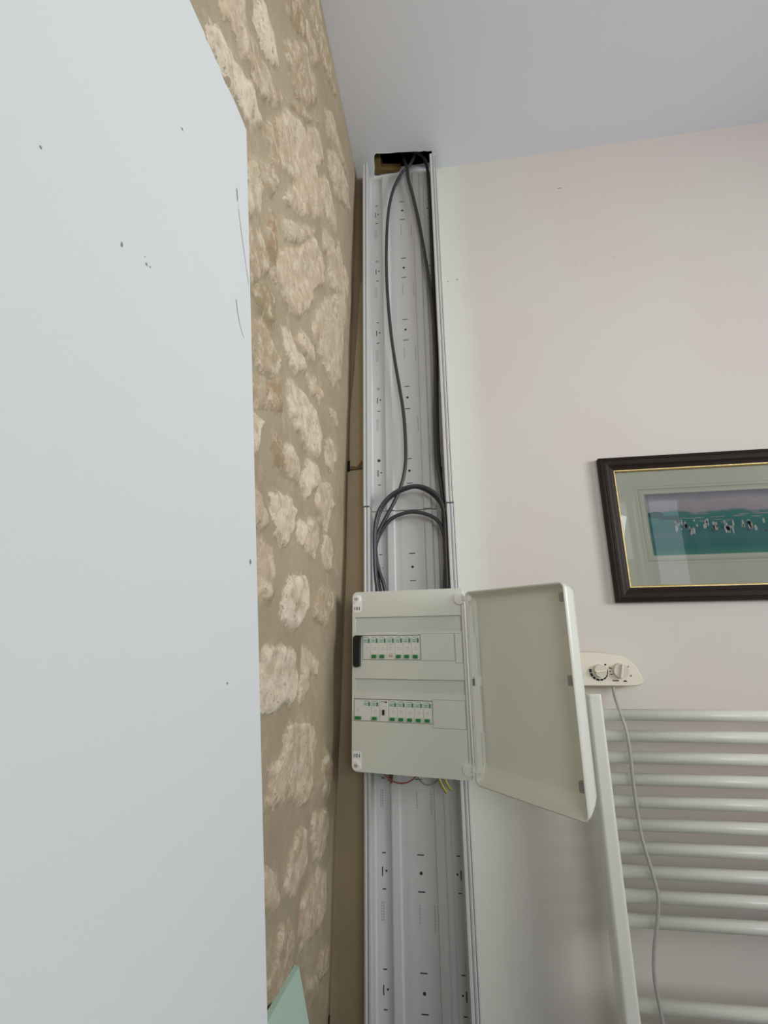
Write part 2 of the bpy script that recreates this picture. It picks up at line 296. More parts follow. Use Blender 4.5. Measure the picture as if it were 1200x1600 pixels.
# the stone wall: stones proud of the mortar, outlines in (y, z) on the wall
TONE = {'w': srgb(230, 216, 194), 'p': srgb(212, 192, 166), 'y': srgb(208, 191, 164), 'b': srgb(188, 168, 140), 'g': srgb(164, 146, 112), 'o': srgb(170, 144, 112)}
STONES = [
 ('b', [(0.482,0.512),(0.548,0.571),(0.571,0.551),(0.518,0.486),(0.489,0.478)]),
 ('p', [(0.7,0.51),(0.738,0.554),(0.799,0.564),(0.827,0.534),(0.775,0.519)]),
 ('p', [(0.792,0.98),(0.842,1.044),(0.893,1.039),(0.939,0.979),(0.873,0.954),(0.81,0.912)]),
 ('b', [(0.585,0.917),(0.633,0.971),(0.768,1.117),(0.694,1.01),(0.628,0.945)]),
 ('y', [(0.8,1.2),(0.856,1.268),(0.974,1.268),(1.03,1.273),(0.92,1.224),(0.823,1.155)]),
 ('b', [(0.517,0.767),(0.546,0.81),(0.577,0.772),(0.581,0.71),(0.546,0.732)]),
 ('p', [(0.873,0.878),(0.927,0.929),(1.014,0.931),(1.04,0.882),(0.916,0.799)]),
 ('b', [(0.429,0.796),(0.449,0.841),(0.513,0.864),(0.571,0.897),(0.562,0.852),(0.509,0.806),(0.465,0.796)]),
 ('b', [(0.662,0.085),(0.685,0.066),(0.675,0.046),(0.645,0.044)]),
 ('b', [(0.632,1.288),(0.68,1.38),(0.806,1.363),(0.88,1.351),(0.786,1.285),(0.684,1.282)]),
 ('y', [(0.597,0.669),(0.676,0.74),(0.776,0.829),(0.768,0.799),(0.683,0.699),(0.618,0.647)]),
 ('b', [(0.521,0.32),(0.578,0.357),(0.614,0.329),(0.575,0.312),(0.525,0.299)]),
 ('w', [(0.36,0.714),(0.373,0.725),(0.411,0.729),(0.465,0.762),(0.506,0.752),(0.477,0.705),(0.454,0.699),(0.419,0.686),(0.378,0.68),(0.357,0.679)]),
 ('p', [(0.369,0.757),(0.38,0.804),(0.407,0.849),(0.44,0.826),(0.49,0.835),(0.532,0.84),(0.522,0.814),(0.48,0.784),(0.43,0.764),(0.404,0.763),(0.377,0.753)]),
 ('w', [(0.454,0.946),(0.485,0.969),(0.517,0.958),(0.547,0.933),(0.521,0.897),(0.482,0.874),(0.455,0.879)]),
 ('o', [(0.546,1.123),(0.606,1.238),(0.636,1.202),(0.653,1.171),(0.607,1.113),(0.563,1.082)]),
 ('b', [(0.551,1.003),(0.645,1.152),(0.759,1.172),(0.688,1.04),(0.622,0.976),(0.582,0.981)]),
 ('p', [(0.615,1.193),(0.654,1.234),(0.743,1.263),(0.712,1.197),(0.663,1.183)]),
 ('p', [(0.546,0.81),(0.596,0.908),(0.678,0.969),(0.749,0.986),(0.781,0.957),(0.807,0.889),(0.73,0.808),(0.621,0.724),(0.597,0.713),(0.662,0.815),(0.585,0.774),(0.563,0.806)]),
 ('p', [(0.695,1.002),(0.759,1.085),(0.822,1.067),(0.776,0.99),(0.704,0.953)]),
 ('p', [(0.844,1.128),(0.92,1.219),(1.024,1.234),(1.078,1.192),(0.922,1.088),(0.852,1.083)]),
 ('y', [(0.458,0.628),(0.502,0.674),(0.526,0.653),(0.532,0.604),(0.474,0.546)]),
 ('b', [(0.512,0.687),(0.547,0.724),(0.568,0.695),(0.551,0.665),(0.522,0.669)]),
 ('o', [(0.549,0.642),(0.576,0.654),(0.599,0.615),(0.594,0.562),(0.555,0.572)]),
 ('b', [(0.478,0.527),(0.527,0.58),(0.554,0.578),(0.579,0.542),(0.504,0.454)]),
 ('p', [(0.607,0.615),(0.684,0.696),(0.779,0.81),(0.863,0.819),(0.867,0.794),(0.694,0.642),(0.588,0.55)]),
 ('y', [(0.823,0.882),(0.909,0.938),(0.931,0.912),(0.844,0.84)]),
 ('p', [(0.958,0.981),(1.021,0.962),(1.105,1.002),(1.028,0.912),(0.952,0.899)]),
 ('p', [(0.584,0.551),(0.609,0.608),(0.745,0.743),(0.872,0.797),(0.889,0.785),(0.798,0.7),(0.759,0.608),(0.692,0.554),(0.636,0.546)]),
 ('y', [(1.015,0.922),(1.105,1.0),(1.082,0.869),(1.058,0.766),(1.058,0.643),(0.984,0.57),(0.869,0.579),(0.797,0.577),(0.789,0.623),(0.882,0.74),(1.007,0.859)]),
 ('g', [(0.513,0.462),(0.565,0.517),(0.604,0.52),(0.613,0.474),(0.583,0.455),(0.541,0.456)]),
 ('b', [(0.516,0.419),(0.571,0.454),(0.635,0.431),(0.649,0.395),(0.624,0.381),(0.575,0.371),(0.531,0.369)]),
 ('w', [(0.638,0.492),(0.682,0.511),(0.711,0.495),(0.746,0.508),(0.779,0.494),(0.719,0.454),(0.661,0.453)]),
 ('o', [(0.583,0.363),(0.643,0.389),(0.659,0.346),(0.62,0.332)]),
 ('w', [(0.683,0.418),(0.723,0.434),(0.788,0.447),(0.867,0.441),(0.91,0.413),(0.882,0.351),(0.796,0.341),(0.764,0.356),(0.702,0.359),(0.681,0.387)]),
 ('p', [(0.78,0.488),(0.831,0.51),(0.894,0.508),(0.886,0.477),(0.816,0.466)]),
 ('y', [(0.936,0.498),(1.008,0.518),(1.03,0.486),(0.984,0.473)]),
 ('y', [(0.924,0.407),(0.975,0.437),(1.041,0.419),(1.017,0.365),(0.945,0.363)]),
 ('o', [(0.632,0.306),(0.667,0.302),(0.696,0.266),(0.655,0.254),(0.631,0.274)]),
 ('p', [(0.682,0.3),(0.727,0.319),(0.784,0.301),(0.78,0.271),(0.706,0.253)]),
 ('w', [(0.819,0.33),(0.885,0.337),(0.914,0.312),(0.823,0.25),(0.789,0.274)]),
 ('p', [(0.914,0.312),(0.992,0.333),(1.029,0.29),(0.983,0.211),(0.915,0.232),(0.874,0.262)]),
 ('w', [(0.546,0.295),(0.563,0.304),(0.59,0.297),(0.59,0.282),(0.591,0.248),(0.556,0.248)]),
 ('p', [(0.572,0.194),(0.592,0.2),(0.63,0.183),(0.642,0.152),(0.584,0.134)]),
 ('w', [(0.638,0.207),(0.683,0.218),(0.743,0.228),(0.776,0.216),(0.769,0.179),(0.75,0.15),(0.706,0.134),(0.676,0.146),(0.655,0.184)]),
 ('w', [(0.792,0.205),(0.831,0.202),(0.846,0.177),(0.811,0.152),(0.784,0.171)]),
 ('p', [(0.849,0.216),(0.904,0.226),(0.931,0.208),(0.914,0.164),(0.895,0.141),(0.82,0.154),(0.844,0.189)]),
 ('p', [(0.957,0.206),(1.011,0.213),(1.044,0.193),(1.023,0.138),(0.969,0.135),(0.939,0.165)]),
 ('p', [(0.586,0.124),(0.634,0.133),(0.673,0.126),(0.687,0.086),(0.672,0.065),(0.639,0.049),(0.61,0.03)]),
 ('w', [(0.744,0.094),(0.829,0.102),(0.863,0.081),(0.85,0.039),(0.81,0.005),(0.769,0.005),(0.716,0.029),(0.72,0.059)]),
 ('b', [(0.95,0.099),(1.046,0.09),(1.038,0.047),(1.003,0.012),(0.904,0.029),(0.899,0.054)]),
 ('w', [(0.675,-0.018),(0.728,-0.02),(0.799,-0.03),(0.841,-0.067),(0.831,-0.108),(0.791,-0.115),(0.766,-0.105),(0.726,-0.115),(0.653,-0.108),(0.643,-0.055)]),
 ('p', [(0.852,-0.023),(0.904,-0.034),(0.964,-0.058),(0.957,-0.085),(0.901,-0.077),(0.896,-0.105),(0.852,-0.127),(0.841,-0.115),(0.86,-0.068)]),
 ('p', [(0.796,-0.143),(0.885,-0.156),(0.974,-0.186),(0.979,-0.21),(0.964,-0.23),(0.956,-0.286),(0.93,-0.297),(0.891,-0.293),(0.802,-0.255),(0.745,-0.248),(0.708,-0.242),(0.709,-0.229),(0.734,-0.228),(0.716,-0.189),(0.741,-0.187),(0.773,-0.181),(0.769,-0.157)]),
 ('b', [(1.054,-0.235),(1.109,-0.287),(1.085,-0.337),(1.04,-0.326),(1.017,-0.274)]),
 ('y', [(0.964,-0.33),(1.074,-0.357),(1.089,-0.402),(1.044,-0.434),(0.991,-0.418),(0.959,-0.367)]),
 ('p', [(0.908,-0.332),(0.932,-0.346),(0.942,-0.401),(0.895,-0.424),(0.867,-0.423),(0.819,-0.396),(0.822,-0.366),(0.835,-0.347),(0.868,-0.328)]),
 ('p', [(1.02,-0.442),(1.093,-0.476),(1.096,-0.538),(1.051,-0.552),(0.989,-0.543),(0.934,-0.532),(0.918,-0.497),(0.93,-0.45)]),
 ('p', [(0.71,-0.309),(0.779,-0.347),(0.803,-0.396),(0.765,-0.389),(0.718,-0.351)]),
 ('b', [(0.802,-0.427),(0.862,-0.446),(0.886,-0.527),(0.859,-0.521),(0.791,-0.521),(0.755,-0.474),(0.786,-0.461),(0.788,-0.434)]),
 ('b', [(1.059,-0.598),(1.117,-0.617),(1.124,-0.664),(1.068,-0.652),(1.039,-0.623)]),
 ('b', [(0.976,-0.589),(1.039,-0.626),(1.059,-0.669),(1.022,-0.662),(0.98,-0.615)]),
]

def more_stones():
    # the courses carry on towards the near end of the wall
    r = random.Random(21); out = []
    z = .56
    while z < 1.42:
        y = YB+.1+r.uniform(0, .1)
        while y < .32+(z-.677)*.53-.11:
            a = r.uniform(.035, .075); c = r.uniform(.025, .05)
            out.append((r.choice('wppyb'), [(y+a*math.cos(2*PI*i/8)*r.uniform(.75, 1.15), z+c*math.sin(2*PI*i/8)*r.uniform(.75, 1.15)) for i in range(8)]))
            y += a*2+r.uniform(.0, .03)
        z += .095
    return out
def stone_wall():
    ys = np.concatenate([np.linspace(YB, .05, 120), np.arange(.06, WY+.001, .0045)]); ys[-1] = WY
    zs = np.concatenate([np.linspace(FZ, -.95, 8), np.arange(-.94, CZ-.002, .0055), [CZ]])
    Y, Z = np.meshgrid(ys, zs); ny, nz_ = len(ys), len(zs)
    sd = np.full(Y.shape, -.03); tone = np.zeros(Y.shape+(3,)); tone[:] = TONE['p'][:3]
    for t, poly in STONES+more_stones():
        P = np.array(poly); best = np.full(Y.shape, 9.0); inside = np.zeros(Y.shape, bool)
        for i in range(len(P)):
            a = P[i]; b = P[(i+1) % len(P)]; d = b-a
            u = np.clip(((Y-a[0])*d[0]+(Z-a[1])*d[1])/(d@d+1e-12), 0, 1)
            best = np.minimum(best, np.hypot(Y-a[0]-u*d[0], Z-a[1]-u*d[1]))
            c = ((a[1] > Z) != (b[1] > Z)) & (Y < (b[0]-a[0])*(Z-a[1])/(b[1]-a[1]+1e-12)+a[0]); inside ^= c
        s = np.where(inside, best, -best)
        up_ = s > sd; sd = np.where(up_, s, sd); tone[up_] = TONE[t][:3]
    h = np.empty(Y.shape)
    for i in range(nz_):
        for j in range(ny):
            v = Vector((Y[i, j], Z[i, j], 0)); s = sd[i, j] + .012*noise.noise(v*45)
            k = min(1, max(0, (s+.004)/.012)); k = k*k*(3-2*k)
            hh = .008*k*(.75+.5*noise.noise(v*22)) + .006*noise.noise(v*7)
            if k > 0: hh += .0016*k*noise.fractal(Vector((v.x*48, v.y*48, 0)), 1.0, 2.0, 3)
            f = min(1, (WY-Y[i, j])/.05); f2 = min(1, (CZ-Z[i, j])/.03)
            h[i, j] = hh*f*f2
    X = (-.2335-.0245*(CZ-Z)) + h
    me = bpy.data.meshes.new('wall_left'); V = np.stack([X, Y, Z], -1).reshape(-1, 3)
    idx = np.arange(ny*nz_).reshape(nz_, ny); F = np.stack([idx[:-1, :-1], idx[:-1, 1:], idx[1:, 1:], idx[1:, :-1]], -1).reshape(-1, 4)
    # back skirt gives the wall its thickness
    nb = len(V); corners = [(-.75, YB, FZ), (-.75, WY, FZ), (-.75, WY, CZ), (-.75, YB, CZ)]
    V2 = V.tolist() + corners
    F2 = F.tolist() + [[nb+3, nb+2, nb+1, nb]]
    F2.append(idx[0, :].tolist()[::-1] + [nb, nb+1]); F2.append(idx[-1, :].tolist() + [nb+2, nb+3])
    F2.append(idx[:, 0].tolist() + [nb+3, nb]); F2.append(idx[:, -1].tolist()[::-1] + [nb+1, nb+2])
    me.from_pydata(V2, [], F2)
    a = me.attributes.new('sd', 'FLOAT', 'POINT'); a.data.foreach_set('value', np.concatenate([sd.reshape(-1), [-.03]*4]).astype(np.float32))
    c = me.attributes.new('tone', 'FLOAT_COLOR', 'POINT')
    cc = np.concatenate([np.concatenate([tone.reshape(-1, 3), np.ones((nb, 1))], 1), np.ones((4, 4))]); c.data.foreach_set('color', cc.reshape(-1).astype(np.float32))
    me.materials.append(M['stone'])
    for p in me.polygons[:len(F)]: p.use_smooth = True
    me.update(); o = bpy.data.objects.new('wall_left', me); COL.objects.link(o); o['kind'] = 'structure'
stone_wall()

# battered white plaster facing on the near half of the stone wall
bm = bmesh.new()
def fx(z): return -.254 + (.70-z)*.0833
secs = [(.470, .700), (.466, .694), (.40, .686), (.322, .6745), (.10, .655), (-.6, .60), (YB, .60)]
rows = []
for y, zt in secs:
    zz = [FZ, -1.0, -.5, -.2, 0, .2, .4, .55, zt]
    rows.append([bm.verts.new((fx(z), y, z)) for z in zz] + [bm.verts.new((wx(zt)-.02, y, zt)), bm.verts.new((wx(FZ)-.02, y, FZ))])
for a, b in zip(rows, rows[1:]):
    n = len(a)
    for i in range(n): bm.faces.new((a[i], a[(i+1) % n], b[(i+1) % n], b[i]))
bm.faces.new(rows[0]); bm.faces.new(rows[-1][::-1]); bmesh.ops.recalc_face_normals(bm, faces=bm.faces[:])
def chip(y, z, ry, rz, mi=1):                        # a nick in the paint: a small shallow dark lens on the face
    n = 10; cs = []
    for i in range(n):
        a = 2*PI*i/n; k = random.uniform(.6, 1.1); cs.append(bm.verts.new((fx(z+rz*k*math.sin(a))+.0005, y+ry*k*math.cos(a), z+rz*k*math.sin(a))))
    f = bm.faces.new(cs); f.material_index = mi
chip(.175, .269, .0010, .0012); chip(.243, .268, .0014, .0022); chip(.270, .276, .0015, .0012); chip(.2745, .2775, .0010, .0008); chip(.268, .281, .0006, .0005)
chip(.313, .474, .0018, .0012); chip(.453, .072, .0022, .003); chip(.40, -.041, .0012, .0012)
def scratch(pts, w_=.0006):
    for (y0, z0), (y1, z1) in zip(pts, pts[1:]):
        vs = [bm.verts.new((fx(z)+.0005, y+s, z)) for y, z, s in ((y0, z0, -w_), (y0, z0, w_), (y1, z1, w_), (y1, z1, -w_))]
        f = bm.faces.new(vs); f.material_index = 1
scratch([(.4345, .542), (.4365, .525)], .0012); scratch([(.4385, .515), (.446, .485), (.456, .452), (.464, .425)], .0005); scratch([(.428, .372), (.431, .358), (.437, .345), (.447, .334)], .0006)
struct('wall_left_plaster', bm, ['plaster', 'print_grey'])

# beige boards filling the corner between stone wall and trunking
def strip(name, pts):
    bm = bmesh.new(); prism(bm, pts, XZ, 1.168, WY-.001)
    o = struct(name, bm, 'board'); b = o.modifiers.new('b', 'BEVEL'); b.width = .002; b.segments = 2
strip('trim_1', [(-.207, .431), (-.2535, .436), (-.2520, .60), (-.2420, .72), (-.2300, .90), (-.2240, 1.02), (-.207, 1.04)])
strip('trim_2', [(-.207, .427), (-.207, FZ), (-.302, FZ), (-.2885, -.80), (-.2805, -.43), (-.2695, -.16), (-.2605, .14), (-.2575, .40), (-.2575, .425)])
bm = bmesh.new(); prism(bm, [(-.2035, CZ-.0005), (-.2035, .95), (-.2075, .30), (-.2075, FZ+.001), (-.3060, FZ+.001), (-.2345, CZ-.0005)], XZ, 1.1735, WY-.0005); struct('trim_6', bm, 'mortar')
bm = bmesh.new(); box(bm, -.2665, -.2505, 1.1655, 1.172, .422, .452); box(bm, -.2935, -.2865, 1.164, 1.169, -.800, -.770); struct('trim_3', bm, 'hole')
bm = bmesh.new(); prism(bm, [(-.2565, .4335), (-.244, .438), (-.232, .434), (-.219, .452), (-.214, .446), (-.219, .431), (-.232, .427), (-.25, .4275)], XZ, 1.1672, 1.1682); struct('trim_4', bm, mat('brown_joint_mark', srgb(120, 98, 68), .9))  # irregular brown mark along the joint of the two boards

# ------------------------------------------------------------ mint board leaning in the corner
A = Vector((-.2674, .8783, -.5192)); B = Vector((-.2670, .600, -.4855)); down = Vector((.02139, -.00811, -.06756)).normalized()
k = (FZ+.002 - A.z)/down.z; Cc = A + down*k; kb = (FZ+.002 - B.z)/down.z; Dd = B + down*kb
nrm = (B-A).cross(down).normalized(); nrm = nrm if nrm.x < 0 else -nrm
bm = bmesh.new(); v0 = [bm.verts.new(p) for p in (A, B, Dd, Cc)]; v1 = [bm.verts.new(p + nrm*.0 + Vector((-.0075, 0, .002))) for p in (A, B, Dd, Cc)]
bm.faces.new(v0); bm.faces.new(v1[::-1])
for i in range(4): bm.faces.new((v0[i], v0[(i+1) % 4], v1[(i+1) % 4], v1[i]))
bmesh.ops.recalc_face_normals(bm, faces=bm.faces[:])
tag(obj('wall_board', bm, 'mint'), 'pale mint green board leaning against the foot of the stone wall, only its pointed corner showing', 'board')

# ------------------------------------------------------------ cable trunking (open, two lengths)
def trunking(name, z0, z1, label, zmarks, dots, gapx=0.0):
    prof = [(-.205, 0), (-.205, .065), (-.2015, .0665), (-.1985, .065), (-.1985, .0615), (-.1965, .0615), (-.1965, .0645), (-.1945, .066), (-.1905, .066), (-.1890, .063), (-.1900, .058),
            (-.1905, .010), (-.1870, .0055), (-.1545, .0055), (-.1530, .0135), (-.1500, .0150), (-.1345, .0150), (-.1320, .0135), (-.1305, .0065), (-.1150, .0085), (-.0560, .0085),
            (-.0545, .0145), (-.0520, .0155), (-.0375, .0155), (-.0350, .0140), (-.0335, .0085), (-.0230, .0075), (-.0195, .0050), (-.0020, .0050), (.0040, .010),
            (.0045, .058), (.0025, .063), (.0040, .066), (.0085, .066), (.0100, .0645), (.0100, .0615), (.0125, .0615), (.0125, .065), (.0160, .0660), (.0180, .0645), (.0180, .060), (.0195, .060), (.0195, .065), (.0223, .065), (.0223, 0)]
    prof = [(x+gapx, d) for x, d in prof]
    bm = bmesh.new(); prism(bm, [(x+.09, -d) for x, d in prof], lambda p, t: (p[0], p[1], t), 0, z1-z0)
    sx = .09+gapx; nf = len(bm.faces)
    for z in zmarks:
        z -= z0
        if not (.05 < z < z1-z0-.05): continue
        yc, yl = -.0090, -.0059
        for dz in (.0345, -.0345):
            box(bm, -.0895+sx-.0075, -.0895+sx+.0075, yc, yc+.001, z+dz-.0010, z+dz+.0010)
            box(bm, -.171+sx-.004, -.171+sx+.004, yl, yl+.001, z+dz-.0011, z+dz+.0011)
            box(bm, -.008+sx-.004, -.008+sx+.004, -.0054, -.0044, z+dz-.001, z+dz+.001)
        cyl(bm, (-.0895+sx, yc, z), (-.0895+sx, yc+.001, z), .0034, 10)
        box(bm, -.1745+sx-.0011, -.1745+sx+.0011, yl, yl+.001, z-.0105, z+.0075); cyl(bm, (-.1660+sx, yl, z), (-.1660+sx, yl+.001, z), .0022, 10)
        box(bm, -.0040+sx-.0011, -.0040+sx+.0011, -.0054, -.0044, z-.0105, z+.0075); cyl(bm, (-.0115+sx, -.0054, z), (-.0115+sx, -.0044, z), .0022, 10)
    for z in dots:
        cyl(bm, (-.172+sx, -.0060, z-z0), (-.172+sx, -.0050, z-z0), .0042, 12)
    for f in list(bm.faces)[nf:]: f.material_index = 1
    nf = len(bm.faces)
    for z in zmarks:
        z -= z0
        if not (.12 < z < z1-z0-.05): continue
        for q, (x, n) in enumerate(((-.0945, 7), (-.1765, 7), (-.1725, 7), (-.0625, 9))):
            for i in range(n):
                zz = z-.060-i*.0052
                box(bm, x+sx-.0012, x+sx+.0012, (-.0088 if q in (0, 3) else -.0058), -.0045, zz-.0016, zz+.0016)
    for f in list(bm.faces)[nf:]: f.material_index = 2
    o = obj(name, bm, ['pvc', 'pvc_dark', 'pvc_print']); o.location = (-.09, WY, z0)
    return tag(o, label, 'cable trunking')
zm = [-.508-.2135*2, -.508-.2135, -.508, .159, .3745, .416+.0, .632, .849, 1.064, 1.278]
trunking('cable_trunking', .309, 1.417, 'upper length of open white plastic cable trunking reaching the ceiling', [.416, .632, .849, 1.064, 1.278], [.451, .667, 1.101])
trunking('cable_trunking', FZ, .305, 'lower length of open white plastic cable trunking behind and below the distribution board', [-.9345, -.721, -.508, -.29, -.075, .159], [], .0012)

# ------------------------------------------------------------ black cables
CAB = {
'c1': [(-.0605,1.4285),(-.0855,1.4021),(-.113,1.3433),(-.1304,1.2591),(-.1381,1.1401),(-.1397,1.025),(-.1356,.9138),(-.128,.8067),(-.1186,.7238),(-.1077,.6434),(-.0989,.5658),(-.096,.4728),(-.099,.4189),(-.1084,.3753),(-.126,.3328),(-.1483,.2911),(-.1704,.25),(-.179,.2171),(-.1776,.1842),(-.1714,.1517),(-.1589,.1116),(-.1531,.0724)],
'c2': [(-.0688,1.4197),(-.066,1.373),(-.0521,1.2954),(-.0375,1.1958),(-.0242,1.0771),(-.0133,.9638),(-.0085,.856),(-.0082,.7328),(-.0109,.6541),(-.0147,.5591),(-.0166,.4673),(-.0138,.4136),(-.0080,.3694),(-.0040,.3092),(-.0035,.2101),(-.0045,.0768)],
'c3': [(-.0094,1.43),(-.0040,1.3862),(-.0028,1.3097),(-.0030,1.0734),(-.0035,.8549),(-.0037,.7321),(-.0096,.5587),(-.0098,.431),(-.0060,.3606),(-.0050,.2924),(-.0050,.1941),(-.0062,.077)],
'la': [(-.1721,.0806),(-.1800,.136),(-.1820,.2009),(-.1806,.2589),(-.1699,.3041),(-.146,.3373),(-.1138,.3582),(-.0752,.3664),(-.0392,.3558),(-.0109,.3268),(-.0020,.2841),(-.0020,.2101),(-.0031,.0769)],
'lb': [(-.1753,.0807),(-.1790,.152),(-.1800,.2172),(-.1765,.2671),(-.1597,.3139),(-.1359,.3403),(-.1055,.356),(-.072,.3628),(-.0363,.3453),(-.0084,.3097),(-.0040,.2674),(-.0040,.1942),(-.0123,.0771)],
'lc': [(-.1657,.0805),(-.1770,.1519),(-.179,.2088),(-.1655,.2464),(-.1402,.2789),(-.1102,.2927),(-.0822,.2965),(-.0497,.2899),(-.0213,.2718),(-.0071,.2397),(-.0050,.1941),(-.0056,.0769)]}
def cable(key, y0, y1, r, m, label, grp, pre=(), bend=None):
    P = CAB[key]; n = len(P); pts = list(pre)
    for i, (x, z) in enumerate(P):
        y = y0 + (y1-y0)*i/(n-1) + (bend(i/(n-1)) if bend else 0)
        f = y/1.15; pts.append((x*f, y, z*f))           # outlines were measured at y = 1.15
    bm = bmesh.new(); tube(bm, pts, r, 12, 5)
    tag(obj('black_cable', bm, m), label, 'cable', grp)
G = 'black cables in the open trunking'
cable('c1', 1.150, 1.138, .0047, 'cable', 'black cable hanging free in a long bow down the middle of the trunking', G, pre=[(-.035, 1.150, 1.53), (-.042, 1.148, 1.47)])
cable('c2', 1.150, 1.145, .0050, 'cable', 'black cable running diagonally from the ceiling hole to the right side of the trunking', G, pre=[(-.085, 1.162, 1.52), (-.078, 1.156, 1.46)])
cable('c3', 1.152, 1.160, .0050, 'cablek', 'black cable straight down the right wall of the trunking from the ceiling hole', G, pre=[(-.050, 1.145, 1.475), (-.032, 1.143, 1.462), (-.018, 1.146, 1.452)])
cable('la', 1.122, 1.124, .0045, 'cable', 'outermost of the three black cable arches above the distribution board', G)
cable('lb', 1.134, 1.136, .0045, 'cable', 'black cable arch just inside the outermost arch above the distribution board', G)
cable('lc', 1.146, 1.133, .0048, 'cable', 'lowest and smallest black cable arch above the distribution board', G)

# ------------------------------------------------------------ distribution board
TH = math.atan2(1.03-1.075, .031+.223)               # the board sits turned about ten degrees
board = thing('distribution_board', 'white plastic distribution board with two rows of breakers and its door swung open', 'distribution board', (-.223, 1.075, -.286), TH)
W_, H_ = .2578, .3765
zz = lambda z: z + .286
bm = bmesh.new()                                      # back box, sits on the trunking flanges
prism(bm, rrect(.004, W_-.004, .004, H_-.004, .010), XZ, .022, .0385)
obj('back_box', bm, 'enc', board)
def rprism_hole(bm, outer, holes, y0, y1):
    """front plate with rectangular openings: built as a grid of cells"""
    x0, x1, z0, z1 = outer
    xs = sorted(set([x0, x1] + [h[0] for h in holes] + [h[1] for h in holes])); zs = sorted(set([z0, z1] + [h[2] for h in holes] + [h[3] for h in holes]))
    for i in range(len(xs)-1):
        for j in range(len(zs)-1):
            cx, cz = (xs[i]+xs[i+1])/2, (zs[j]+zs[j+1])/2
            if any(h[0] < cx < h[1] and h[2] < cz < h[3] for h in holes): continue
            box(bm, xs[i], xs[i+1], y0, y1, zs[j], zs[j+1])
S1 = (.0070, .2495, zz(-.0005), zz(.0335)); S2 = (.0065, .2500, zz(-.1265), zz(-.0985))
R1 = (.0250, .1585, zz(-.0595), zz(-.0065)); R2 = (.0045, .1800, zz(-.1860), zz(-.1405))
bm = bmesh.new()
r = .012
rprism_hole(bm, (0.0, .2545, r, H_-r), [S1, S2, R1, R2], 0, .0035)
for (za, zb, cz, a0) in ((0, r, r, PI), (H_-r, H_, H_-r, PI/2)):
    pts = [(r + r*math.cos(a0 + PI/2*i/6), cz + r*math.sin(a0 + PI/2*i/6)) for i in range(7)]
    if za == 0: pts += [(.2545, 0), (.2545, r)]
    else: pts = [(.2545, H_-r), (.2545, H_)] + pts
    prism(bm, pts, XZ, 0, .0035)
# wrap-round sides
box(bm, 0, .003, .0035, .024, r, H_-r); box(bm, r, .2545, .0035, .024, 0, .003); box(bm, r, .2545, .0035, .024, H_-.003, H_); box(bm, .2515, .2545, .0035, .024, .003, H_-.003)
bmesh.ops.remove_doubles(bm, verts=bm.verts[:], dist=1e-5)
obj('front_cover', bm, 'enc', board)
# blanking plates: thin raised plates, grey backing paints a shadow line around them
def plate(name, x0, x1, z0, z1, h=.0009):
    bm = bmesh.new(); box(bm, x0, x1, -h, .001, z0, z1, bev=.0004, seg=1)
    box(bm, x0-.0009, x1+.0009, -.0002, .0008, z0-.0009, z1+.0009, 1); obj(name, bm, ['enc', 'shadow_line'], board)
plate('blanking_plate', .1600, .2325, R1[2]-.0005, R1[3]+.0015)
plate('blanking_plate', .2345, .2490, zz(-.0645), zz(-.0050), .0014)
plate('blanking_plate', .1815, .2485, zz(-.1925), R2[3]+.0015)
for S, tx in ((S1, .130), (S2, .139)):
    bm = bmesh.new(); box(bm, S[0], S[1], .0022, .0032, S[2], S[3]); o = obj('label_strip', bm, 'strip', board, label='grey translucent label strip')
    bm = bmesh.new(); box(bm, S[0], S[1], -.0003, .0030, S[3]-.0012, S[3]); box(bm, S[1]-.0012, S[1], -.0003, .0030, S[2], S[3]-.0012); obj('strip_edge', bm, 'shadow_line', o)
    bm = bmesh.new()
    prism(bm, [(tx-.016, S[3]-.0005), (tx-.013, S[3]+.0045), (tx+.006, S[3]+.0045), (tx+.012, S[3]-.0005)], XZ, -.0010, .0022)
    obj('strip_tab', bm, 'enc', o)
for (R_, nm) in ((R1, 1), (R2, 2)):
    bm = bmesh.new(); box(bm, R_[0], R_[1], .0185, .0215, R_[2], R_[3]); obj('mounting_rail', bm, 'print_grey', board)
